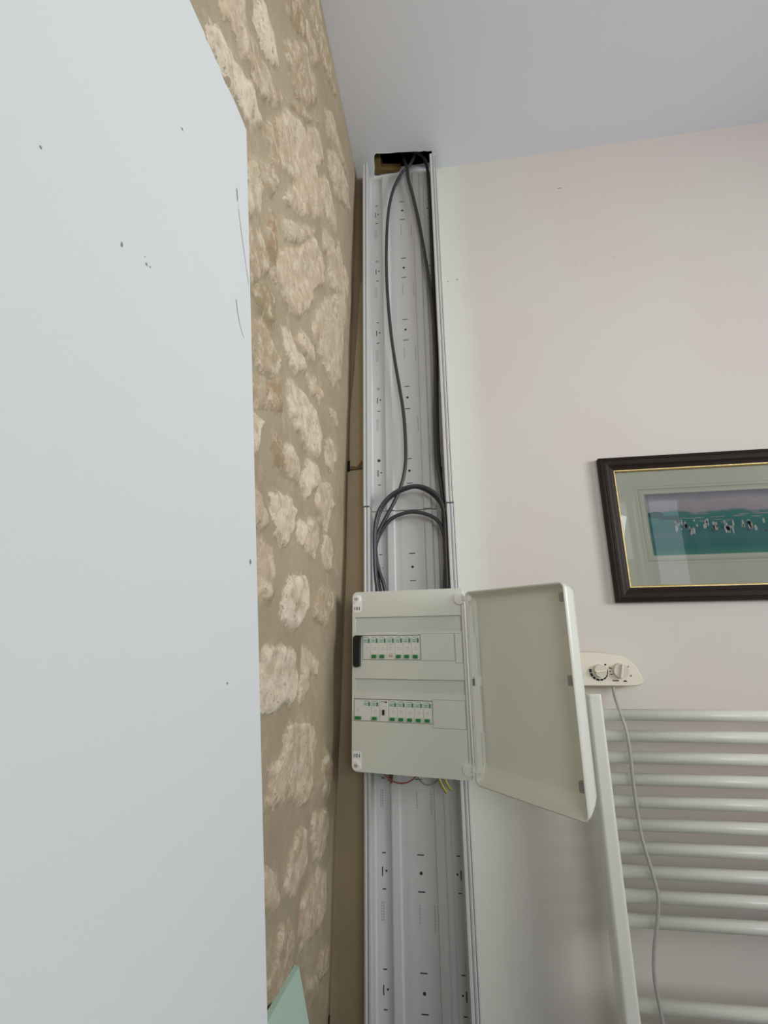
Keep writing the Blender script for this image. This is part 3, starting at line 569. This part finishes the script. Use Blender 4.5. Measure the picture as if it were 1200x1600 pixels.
# breakers
def breaker(x, z0, z1, w_=.0189, kind='green'):
    bm = bmesh.new(); box(bm, x+.0002, x+w_-.0002, -.0010, .018, z0, z1, bev=.0005, seg=1)
    b = obj('circuit_breaker', bm, 'brk', board)
    h = z1-z0; y = -.0013; bm = bmesh.new(); y1 = -.0006
    lw = .0189
    def q(a0, a1, c0, c1, mi): box(bm, x+a0, x+a1, y-.0001*mi, y1, z0+c0*h, z0+c1*h, mi)
    ox = w_-lw
    if kind == 'black':
        q(.0020, .0125, .915, .93, 3); q(.0125, .0170, .875, .93, 3)
        obj('printed_marking', bm, ['pale_green', 'print_green', 'print_pink', 'ink'], b)
        bm = bmesh.new(); box(bm, x+.0068, x+.0115, -.0042, -.0008, z0+.30*h, z0+.55*h, bev=.0006, seg=1)
        obj('toggle', bm, 'black', b, label='black toggle'); return
    q(.0010+ox, lw-.0010+ox, .70, .90, 0)
    q(.0125+ox, .0165+ox, .70, .88, 1); q(.0035+ox, .0150+ox, .925, .945, 1); q(.0030+ox, .0100+ox, .80, .825, 1); q(.0030+ox, .0100+ox, .73, .755, 1)
    q(.0065, .0120, .50, .515, 2); q(.0060, .0130, .42, .435, 2)
    if kind == 'green': q(.0012, lw-.0012, .035, .22, 0)
    if kind == 'none': q(.0030, .0150, .62, .64, 2); q(.0050, .0160, .24, .26, 2); q(.0035, .0135, .10, .20, 2)
    obj('printed_marking', bm, ['pale_green', 'print_green', 'print_pink'], b)
    if kind == 'green':
        bm = bmesh.new(); box(bm, x+.0032, x+(.0132 if w_ < .03 else .0165), -.0050, -.0008, z0+.055*h, z0+.20*h, bev=.0008, seg=2)
        obj('toggle', bm, 'green', b, label='green toggle')
M1 = .01885
for i, kd in enumerate(['plain', 'green', 'green', 'none', 'green', 'green', 'green']):
    breaker(.0258+i*M1, R1[2]+.001, R1[3]-.0015, M1, kd)
breaker(.0055, R2[2]+.001, R2[3]-.0015, .0393, 'green')
breaker(.0450, R2[2]+.001, R2[3]-.0015, .0187, 'green')
breaker(.0640, R2[2]+.001, R2[3]-.0015, .0206, 'black')
for i in range(5): breaker(.0850+i*.01888, R2[2]+.001, R2[3]-.0015, .01888, 'green')
bm = bmesh.new()
pts = rrect(.0058, .0245, zz(-.0735), zz(-.0070), .0068, 6, (1, 0, 0, 1))
pts = [(.0245-.0105, zz(-.0735)) if abs(p[0]-.0245) < 1e-6 and p[1] < zz(-.05) else p for p in pts]
bm.free(); bm = bmesh.new()
prism(bm, [(.0080, zz(-.0735)), (.0140, zz(-.0750)), (.0205, zz(-.0730)), (.0215, zz(-.0160)), (.0235, zz(-.0095)), (.0280, zz(-.0070)), (.0120, zz(-.0062)), (.0075, zz(-.0085)), (.0055, zz(-.0130)), (.0055, zz(-.0700))], XZ, -.010, .0005)
obj('main_switch_handle', bm, 'black', board, label='long black handle of the main switch')
# screws with stickers
for cz, tz in ((zz(.0745), zz(.0530)), (zz(-.2740), zz(-.2550))):
    bm = bmesh.new(); c0, c1 = min(cz, tz)-.008, max(cz, tz)+.008
    prism(bm, rrect(.0015, .0225, c0-.001, c1+.001, .006), XZ, -.0008, .0005)
    s = obj('sticker', bm, 'sticker', board)
    bm = bmesh.new(); cyl(bm, (.0105, -.0028, cz), (.0105, .002, cz), .0088, 28, r2=.0092); o = obj('cover_screw', bm, 'sticker', board)
    bm = bmesh.new(); cyl(bm, (.0105, -.0032, cz), (.0105, -.0026, cz), .0048, 20, 0)
    box(bm, .0070, .0140, -.0036, -.0030, cz-.0009, cz+.0009, 1); obj('screw_slot', bm, ['dial', 'print_grey'], o)
    me = text_mesh('101', .0105); bm = bmesh.new(); bm.from_mesh(me)
    for v in bm.verts: v.co = Vector((v.co.x*1.15+.0118, -.0008-v.co.z, v.co.y+tz))
    obj('printed_number', bm, 'ink', s)
# hinge side: seam, then the pivot discs
bm = bmesh.new()
box(bm, .2500, .2512, -.0004, .0006, .022, H_-.024)
obj('seam', bm, 'print_grey', board)
for hz in (zz(.0675), zz(-.2655)):
    bm = bmesh.new(); cyl(bm, (.2490, -.0050, hz), (.2490, .003, hz), .0115, 28); cyl(bm, (.2490, -.0062, hz), (.2490, -.0045, hz), .0062, 20)
    box(bm, .2520, .2720, -.0050, .0010, hz-.0065, hz+.0065, bev=.0015); box(bm, .2665, .2745, -.0062, -.004, hz-.0045, hz+.0045, bev=.001)
    cyl(bm, (.2600, -.0065, hz), (.2600, -.0045, hz), .0038, 16)
    obj('hinge', bm, 'brk', board)

# door: a shallow tray, swung open towards the viewer
door = obj('door', bmesh.new(), 'enc_in', board)
bpy.context.view_layer.update()
a = math.radians(47); u = Vector((math.cos(a), -math.sin(a), 0)); n = Vector((math.sin(a), math.cos(a), 0)); Lp = Vector((.034, 1.025, 0))
Dw, Dt, Db, Dtop = .240, .030, -.2935, .0815
inv = board.matrix_world.inverted()
def DP(s, t, z): return inv @ (Lp + u*s + n*t + Vector((0, 0, z)))   # s along the door, t towards its outside
def tray(bm):
    # outer section: corner radius r in the s-z plane, floor inset so the rim slopes
    def ring(ins_l, ins_r, ins_b, ins_t, r, t, nseg=8):
        o = []
        x0, x1, z0, z1 = ins_l, Dw-ins_r, Db+ins_b, Dtop-ins_t
        for (cx, cz, a0) in ((x0+r, z0+r, PI), (x1-r, z0+r, 1.5*PI), (x1-r, z1-r, 0), (x0+r, z1-r, .5*PI)):
            for i in range(nseg+1):
                aa = a0 + .5*PI*i/nseg; o.append(bm.verts.new(DP(cx+r*math.cos(aa), t, cz+r*math.sin(aa))))
        return o
    R = []
    R.append(ring(.0, .0, .002, .0, .010, 0))                   # outer lip
    R.append(ring(.0, .0, .006, .002, .010, .010))
    R.append(ring(.0, .0, .016, .005, .011, .022))
    R.append(ring(.001, .0006, .027, .008, .011, .0288))
    R.append(ring(.004, .003, .033, .012, .011, .030))           # outside face
    O = len(R)
    I = []
    I.append(ring(.0028, .0028, .0048, .0028, .008, 0))
    I.append(ring(.0028, .0028, .009, .0045, .008, .010))
    I.append(ring(.0028, .0028, .019, .0075, .009, .0205))
    I.append(ring(.0034, .0034, .030, .0110, .009, .0268))
    I.append(ring(.0050, .0050, .0345, .0150, .009, .0276))
    k = len(R[0])
    def skin(A_, B_, flip=False):
        for i in range(k):
            f = (A_[i], A_[(i+1) % k], B_[(i+1) % k], B_[i]); fc = bm.faces.new(f[::-1] if flip else f); fc.smooth = True
    for A_, B_ in zip(R, R[1:]): skin(A_, B_)
    for A_, B_ in zip(I, I[1:]): skin(A_, B_, True)
    skin(I[0], R[0]); bm.faces.new(R[-1]); bm.faces.new(I[-1][::-1])
    bmesh.ops.recalc_face_normals(bm, faces=bm.faces[:])
bm = bmesh.new(); tray(bm); bm.to_mesh(door.data); bm.free()
def dbox(bm, s0, s1, t0, t1, z0, z1, mi=0):
    vs = [bm.verts.new(DP(s, t, z)) for s in (s0, s1) for t in (t0, t1) for z in (z0, z1)]
    fs = [bm.faces.new([vs[i] for i in q]) for q in ((0, 1, 3, 2), (4, 6, 7, 5), (0, 4, 5, 1), (2, 3, 7, 6), (0, 2, 6, 4), (1, 5, 7, 3))]
    for f in fs: f.material_index = mi
    bmesh.ops.recalc_face_normals(bm, faces=fs)
for z in (.056, -.083, -.243):
    bm = bmesh.new(); dbox(bm, .226, .2365, .0035, .014, z-.008, z+.008); obj('latch_recess', bm, 'print_grey', door)
# flat strip with cut-outs along the hinge edge
bm = bmesh.new()
for z0, z1, t0 in ((.050, -.012, .0135), (-.012, -.092, .0200), (-.110, -.198, .0225), (-.198, -.262, .0165)):
    dbox(bm, .0029, .0062, .0015, t0, z1, z0)
    dbox(bm, .0029, .0034, t0, t0+.0034, z1+.001, z0-.001, 1)
dbox(bm, .0029, .0066, .0080, .0270, -.110, -.092); dbox(bm, .0067, .0070, .0020, .0075, -.108, -.095, 1)
obj('hinge_rail', bm, ['brk', 'slot'], door)

# ------------------------------------------------------------ loose wires below the board
def wire(name, pts, r, m, label):
    bm = bmesh.new(); tube(bm, pts, r, 8, 6); tag(obj(name, bm, m), label, 'wire', 'loose wires below the distribution board')
def strand(rows, y): return [(x, yy, z) for x, z, yy in rows]
yb = 1.12
wire('red_wire', [(-.188, 1.118, -.265), (-.172, 1.116, -.287), (-.155, 1.115, -.304), (-.135, 1.115, -.316), (-.110, 1.115, -.316), (-.090, 1.116, -.304), (-.080, 1.118, -.288), (-.079, 1.12, -.265)], .0017, 'red', 'red wire hanging in a shallow loop below the board')
wire('grey_wire', [(-.097, 1.120, -.265), (-.090, 1.119, -.298), (-.078, 1.118, -.315), (-.062, 1.118, -.320), (-.045, 1.118, -.312), (-.034, 1.118, -.296), (-.030, 1.12, -.265)], .0015, 'grey', 'grey wire hanging in a deep loop right of the red wire')
for i, dx in enumerate((0, .0045)):
    wire('brown_wire', [(-.148+dx*1.4, 1.125, -.262), (-.149+dx, 1.122, -.288), (-.147+dx, 1.121, -.302), (-.149+dx, 1.120, -.315-.004*i)], .0027, 'brown', ('left' if i == 0 else 'right')+' one of the two short brown wire ends below the board')
wire('earth_wire', [(-.058, 1.120, -.262), (-.047, 1.117, -.292), (-.033, 1.114, -.320), (-.024, 1.112, -.333)], .0036, 'yellowgreen', 'thick yellow and green wire end slanting down, left of its twin')
wire('earth_wire', [(-.046, 1.122, -.262), (-.034, 1.118, -.292), (-.022, 1.115, -.318), (-.014, 1.113, -.327)], .0030, 'yellowgreen', 'thinner yellow and green wire end slanting down, right of its twin')

# ------------------------------------------------------------ framed picture
PX0, PX1, PZ0, PZ1 = .3875, 1.33, .0602, .4165
pic = thing('framed_picture', 'dark-framed panoramic harbour picture under reflecting glass on the far wall', 'picture', ((PX0+PX1)/2, WY, PZ0))
cx = (PX0+PX1)/2; hw = (PX1-PX0)/2; hh = PZ1-PZ0
def frame_ring(name, inset0, prof, m):
    """prof: (inset, height off wall) polyline, mitred round the rectangle"""
    bm = bmesh.new(); rings = []
    for ins, d in prof:
        i = inset0+ins
        rings.append([bm.verts.new(p) for p in ((-hw+i, -d, i), (hw-i, -d, i), (hw-i, -d, hh-i), (-hw+i, -d, hh-i))])
    rings.append(rings[0])
    for A_, B_ in zip(rings, rings[1:]):
        for k in range(4): bm.faces.new((A_[k], A_[(k+1) % 4], B_[(k+1) % 4], B_[k]))
    bmesh.ops.recalc_face_normals(bm, faces=bm.faces[:])
    return obj(name, bm, m, pic)
frame_ring('frame', 0, [(0, .0012), (0, .016), (.0015, .0185), (.0060, .0195), (.0080, .0185), (.0095, .0195), (.0150, .0200), (.0200, .0185), (.0260, .0150), (.0320, .0125), (.0340, .0125), (.0340, .003), (.030, .0012)], 'frame')
frame_ring('gold_slip', .0335, [(0, .008), (0, .0130), (.0020, .0130), (.0042, .0095), (.0042, .0060), (.003, .005)], 'gold')
I0 = .0365
bm = bmesh.new(); box(bm, -hw+.031, hw-.031, -.0050, -.0012, .031, hh-.031)
mt = obj('mount', bm, 'mount', pic)
# wash lines and bevel round the window of the mount
AX0 = .487-cx; AX1 = hw-.10; AZ0 = .168-PZ0; AZ1 = .3195-PZ0
bm = bmesh.new()
def rect_line(o, w2, y, mi):
    x0, x1, z0, z1 = AX0-o, AX1+o, AZ0-o, AZ1+o
    for q in ((x0-w2, x0, z0-w2, z1+w2), (x1, x1+w2, z0-w2, z1+w2), (x0, x1, z0-w2, z0), (x0, x1, z1, z1+w2)):
        box(bm, q[0], q[1], y, -.0048, q[2], q[3], mi)
rect_line(.0, .0022, -.0062, 0); rect_line(.008, .0010, -.0052, 1); rect_line(.011, .0035, -.0051, 1); rect_line(.020, .0010, -.0052, 1)
obj('mount_lines', bm, ['mount_bevel', 'mount_line'], mt)
def painting_mat():
    m = bpy.data.materials.new('harbour_painting'); m.use_nodes = True; nt = m.node_tree; N = nt.nodes; L = nt.links
    p = N['Principled BSDF']; p.inputs['Roughness'].default_value = .6
    tc = N.new('ShaderNodeTexCoord'); sp = N.new('ShaderNodeSeparateXYZ'); L.new(tc.outputs['Object'], sp.inputs[0])
    n = N.new('ShaderNodeTexNoise'); n.inputs['Scale'].default_value = 14; n.inputs['Detail'].default_value = 4; L.new(tc.outputs['Object'], n.inputs['Vector'])
    ma = N.new('ShaderNodeMath'); ma.operation = 'MULTIPLY_ADD'; ma.inputs[1].default_value = .03; L.new(n.outputs['Fac'], ma.inputs[0]); L.new(sp.outputs['Z'], ma.inputs[2])
    r = N.new('ShaderNodeMapRange'); r.inputs[1].default_value = AZ0+.015; r.inputs[2].default_value = AZ1+.015; L.new(ma.outputs[0], r.inputs[0])
    c = N.new('ShaderNodeValToRGB'); L.new(r.outputs[0], c.inputs[0]); e = c.color_ramp.elements
    e[0].position = 0; e[0].color = srgb(78, 158, 140); e[1].position = 1; e[1].color = srgb(150, 150, 164)
    for pos, col in ((.12, srgb(48, 136, 130)), (.30, srgb(76, 140, 142)), (.45, srgb(44, 130, 128)), (.60, srgb(62, 150, 140)), (.66, srgb(80, 148, 144)), (.70, srgb(196, 184, 190)), (.85, srgb(206, 196, 200))):
        x = c.color_ramp.elements.new(pos); x.color = col
    L.new(c.outputs[0], p.inputs['Base Color']); return m
M['sail'] = mat('painted_sail', srgb(222, 214, 208), .6); M['hull'] = mat('painted_hull', srgb(70, 84, 88), .6); M['shore'] = mat('painted_shore', srgb(176, 172, 178), .6); M['hill'] = mat('painted_hill', srgb(36, 96, 92), .6)
bm = bmesh.new(); box(bm, AX0, AX1, -.0056, -.0049, AZ0, AZ1, 4); rs = random.Random(4)
def dab(x, z, a_, b_, mi):
    m_ = 7; vs = [bm.verts.new((x+a_*math.cos(2*PI*i/m_)*rs.uniform(.6, 1.1), -.00565-.00005*mi, z+b_*math.sin(2*PI*i/m_)*rs.uniform(.6, 1.1))) for i in range(m_)]
    f = bm.faces.new(vs[::-1]); f.material_index = mi
dab(AX0+.022, AZ0+.098, .022, .012, 3); dab(AX0+.05, AZ0+.090, .030, .008, 3)
for i in range(22): dab(AX0+.10+rs.uniform(-.06, .6), AZ0+.088+rs.uniform(-.002, .012), rs.uniform(.012, .03), .0016, 2)
for i in range(60):
    x = AX0+.06+abs(rs.gauss(.06, .05)) if i < 30 else AX0+rs.uniform(.13, AX1-AX0-.03)
    dab(x, AZ0+.070+rs.uniform(-.016, .012), rs.uniform(.002, .005), rs.uniform(.004, .012), 0)
for i in range(16): dab(AX0+.07+rs.uniform(0, .5), AZ0+.058+rs.uniform(-.008, .006), rs.uniform(.003, .006), .0028, 1)
for i in range(10): dab(AX0+.02+rs.uniform(0, .2), AZ0+.078+rs.uniform(-.004, .004), rs.uniform(.006, .016), .0010, 2)
obj('painting', bm, ['sail', 'hull', 'shore', 'hill', painting_mat()], pic)
gm = bpy.data.materials.new('picture_glass'); gm.use_nodes = True; nt = gm.node_tree; nt.nodes.clear()
o_ = nt.nodes.new('ShaderNodeOutputMaterial'); t_ = nt.nodes.new('ShaderNodeBsdfTransparent'); g_ = nt.nodes.new('ShaderNodeBsdfGlossy'); g_.inputs['Roughness'].default_value = .0
fr = nt.nodes.new('ShaderNodeFresnel'); fr.inputs['IOR'].default_value = 1.5; ms = nt.nodes.new('ShaderNodeMixShader'); mm = nt.nodes.new('ShaderNodeMath'); mm.operation = 'MULTIPLY'; mm.inputs[1].default_value = 1.6; mm.use_clamp = True
nt.links.new(fr.outputs[0], mm.inputs[0]); nt.links.new(mm.outputs[0], ms.inputs[0]); nt.links.new(t_.outputs[0], ms.inputs[1]); nt.links.new(g_.outputs[0], ms.inputs[2]); nt.links.new(ms.outputs[0], o_.inputs[0])
M['glass'] = gm
bm = bmesh.new(); vs = [bm.verts.new(p) for p in ((-hw+.033, -.0085, .033), (hw-.033, -.0085, .033), (hw-.033, -.0085, hh-.033), (-hw+.033, -.0085, hh-.033))]; bm.faces.new(vs); obj('glass', bm, 'glass', pic)

# ------------------------------------------------------------ towel radiator
rad = thing('towel_radiator', 'white ladder towel radiator on the far wall below the picture', 'radiator', (.285, WY, FZ+.12))
RZ = FZ+.12; RX = .285; RW = .60
for cx_ in (0, RW):
    bm = bmesh.new(); prism(bm, rrect(cx_-.0145, cx_+.0145, -.117, -.070, .007), lambda p, t: (p[0], p[1], t), 0, -.1285-RZ); o = obj('upright', bm, 'rad', rad)
    b = o.modifiers.new('b', 'BEVEL'); b.width = .002; b.segments = 2; b.limit_method = 'ANGLE'
    for z in (.12, -.25-RZ):
        bm = bmesh.new(); cyl(bm, (cx_, -.072, z), (cx_, -.001, z), .011, 20); obj('wall_bracket', bm, 'rad', rad)
bars = [-.1713-.0398*i for i in range(10)] + [-.659-.0398*i for i in range(8)] + [-1.10-.0398*i for i in range(6)]
for z in bars:
    bm = bmesh.new(); cyl(bm, (.0130, -.090, z-RZ), (RW-.0130, -.090, z-RZ), .0110, 28)
    for f in bm.faces: f.smooth = len(f.verts) == 4
    obj('bar', bm, 'rad', rad)

# ------------------------------------------------------------ control box above the radiator and its cord
ctl = thing('control_box', 'cream plastic heater control box with two round dials above the radiator', 'thermostat', (.30, WY, -.122))
zc = lambda z: z+.122
bm = bmesh.new()
pts = [(-.095, zc(-.120)), (-.060, zc(-.1215)), (.090, zc(-.1215)), (.102, zc(-.1205)), (.108, zc(-.1175)), (.1105, zc(-.112)), (.108, zc(-.098)), (.101, zc(-.082)), (.090, zc(-.068)), (.076, zc(-.058)), (.050, zc(-.052)), (.020, zc(-.049)), (-.020, zc(-.047)), (-.060, zc(-.049)), (-.095, zc(-.060)), (-.110, zc(-.085)), (-.106, zc(-.112))]
def shrink(P, k):
    mx = sum(p[0] for p in P)/len(P); mz = sum(p[1] for p in P)/len(P)
    return [(mx+(p[0]-mx)*k, mz+(p[1]-mz)*(k-.04*(k < 1))) for p in P]
rings = [[bm.verts.new((p[0], y, p[1])) for p in shrink(pts, s)] for s, y in ((1, -.001), (1, -.036), (.985, -.043), (.955, -.046))]
for A_, B_ in zip(rings, rings[1:]):
    for i in range(len(pts)): bm.faces.new((A_[i], A_[(i+1) % len(pts)], B_[(i+1) % len(pts)], B_[i])).smooth = True
bm.faces.new(rings[-1]); bm.faces.new(rings[0][::-1]); bmesh.ops.recalc_face_normals(bm, faces=bm.faces[:])
obj('housing', bm, 'cream', ctl)
def onf(x, z): f = (1.18-.046)/1.13; return x*f-.30, zc(z*f)      # point measured on the face plane
d1 = onf(.3196, -.0880); d2 = onf(.3622, -.0880)
for (dx, dz), r, ang in ((d1, .0138, .15), (d2, .0165, 1.35)):
    bm = bmesh.new(); cyl(bm, (dx, -.0460, dz), (dx, -.056, dz), r, 36, r2=r*.93)
    k = obj('dial', bm, 'dial', ctl)
    bm = bmesh.new(); box(bm, -r*.86, r*.86, -.0605, -.0555, -.0022, .0022, bev=.0008)
    for v in bm.verts:
        x, z = v.co.x, v.co.z; v.co.x = dx+x*math.cos(ang)-z*math.sin(ang); v.co.z = dz+x*math.sin(ang)+z*math.cos(ang)
    obj('dial_ridge', bm, 'cream', k)
bm = bmesh.new()
def arc(cx0, cz0, r0, r1, a0, a1, nn=6):
    vi = [[bm.verts.new((cx0+rr*math.cos(a0+(a1-a0)*i/nn), -.0464, cz0+rr*math.sin(a0+(a1-a0)*i/nn))) for i in range(nn+1)] for rr in (r0, r1)]
    for i in range(nn): bm.faces.new((vi[0][i], vi[0][i+1], vi[1][i+1], vi[1][i]))
segs = [(165, 188, .0050), (192, 214, .0048), (218, 238, .0044), (242, 264, .0040), (268, 288, .0034), (292, 312, .0028), (314, 334, .0022), (336, 372, .0014)]
for a0, a1, tk in segs: arc(d1[0]-.0005, d1[1]-.0012, .0160, .0160+tk*1.15, math.radians(a0), math.radians(a1))
cyl(bm, (d1[0]+.0135, -.0466, d1[1]+.0125), (d1[0]+.0135, -.0458, d1[1]+.0125), .0020, 10)
def mk(px_, pz_, w_, h_): bxm = onf(px_, pz_); box(bm, bxm[0]-w_, bxm[0]+w_, -.0465, -.0455, bxm[1]-h_, bxm[1]+h_)
for q in ((.3415, -.0820, .0016, .0010), (.3440, -.0835, .0016, .0008), (.3415, -.0895, .0012, .0011), (.3430, -.0955, .0026, .0009)): mk(*q)
mk(.3505, -.1080, .0068, .0007); mk(.3505, -.1095, .0058, .0005); mk(.3700, -.1100, .0038, .0008); mk(.3700, -.1085, .0020, .0006)
obj('printed_scale', bm, 'ink', ctl)
for (x, z) in ((.3795, -.0800), (.3835, -.0985)):
    q = onf(x, z); bm = bmesh.new(); cyl(bm, (q[0], -.0474, q[1]), (q[0], -.0455, q[1]), .0019, 14); obj('indicator_light', bm, 'print_grey', ctl)
CORD = [(.322,-.1149),(.3228,-.1283),(.327,-.1525),(.336,-.194),(.338,-.2403),(.3365,-.2855),(.3366,-.3351),(.339,-.3832),(.3484,-.4347),(.3535,-.4749),(.3464,-.5148),(.3337,-.5638),(.3292,-.6017),(.3311,-.6384),(.3347,-.6829),(.3369,-.7349),(.330,-.85),(.335,-1.0),(.34,-1.2),(.345,-1.40)]
ys_ = [1.140, 1.125, 1.090, 1.066] + [1.062]*16
bm = bmesh.new(); tube(bm, [(x*y/1.06-.30, y-WY, z*y/1.06+.122) for (x, z), y in zip(CORD, ys_)], .0032, 10, 6)
obj('power_cord', bm, 'cord', ctl, label='thin grey cord hanging in front of the bars')

# ------------------------------------------------------------ far wall scuffs
bm = bmesh.new()
for (x, z, a_, b_) in ((.389, 1.293, .012, .0022), (.405, 1.012, .003, .0015), (.432, 1.016, .003, .0012), (.51, 1.024, .004, .0012), (.04, 1.004, .003, .003), (.066, 1.008, .004, .003)):
    vs = [bm.verts.new((x+a_*math.cos(2*PI*i/9)*random.uniform(.5, 1), WY-.0004, z+b_*math.sin(2*PI*i/9)*random.uniform(.5, 1))) for i in range(9)]; bm.faces.new(vs[::-1])
struct('trim_5', bm, 'print_grey')

# ------------------------------------------------------------ behind the camera: curtains and hedge (seen in the picture glass)
def curtain(x0, x1, z0, z1, label, y=YB+.10, amp=.03, waves=5):
    bm = bmesh.new(); n_ = 60; A_ = []
    for i in range(n_+1):
        t = i/n_; x = x0+(x1-x0)*t; yy = y+amp*math.sin(t*waves*2*PI); A_.append((bm.verts.new((x, yy, z0)), bm.verts.new((x, yy, z1))))
    for p, q in zip(A_, A_[1:]): bm.faces.new((p[0], q[0], q[1], p[1])).smooth = True
    o = obj('curtain', bm, 'curtain'); s = o.modifiers.new('s', 'SOLIDIFY'); s.thickness = .003
    tag(o, label, 'curtain', 'curtains at the rear window')
for cx0, cx1, lb in ((1.52, 1.57, 'narrowest pale curtain fold at the rear window, nearest the stone wall side'), (1.64, 1.70, 'pale curtain fold right of the narrowest one at the rear window'),
                     (1.92, 2.02, 'pale curtain gathered over the right half of the rear window'), (2.10, 2.26, 'widest pale curtain at the right end of the rear window')):
    curtain(cx0, cx1, -.2, 1.22, lb, amp=.02, waves=2)
bm = bmesh.new(); rs = random.Random(9)
for i in range(60):
    x = rs.uniform(1.2, 2.8); s_ = rs.uniform(.12, .2); z = rs.uniform(-1.3, .75)
    r_ = bmesh.ops.create_icosphere(bm, subdivisions=2, radius=s_, matrix=Matrix.Translation((x, -4.2+rs.uniform(-.15, .15), z)))
    for v in r_['verts']: v.co += Vector((rs.uniform(-1, 1), rs.uniform(-1, 1), rs.uniform(-1, 1)))*.02
o = obj('hedge', bm, 'hedge'); tag(o, 'bright green hedge outside the rear window, seen only in the picture glass', 'hedge'); o['kind'] = 'stuff'
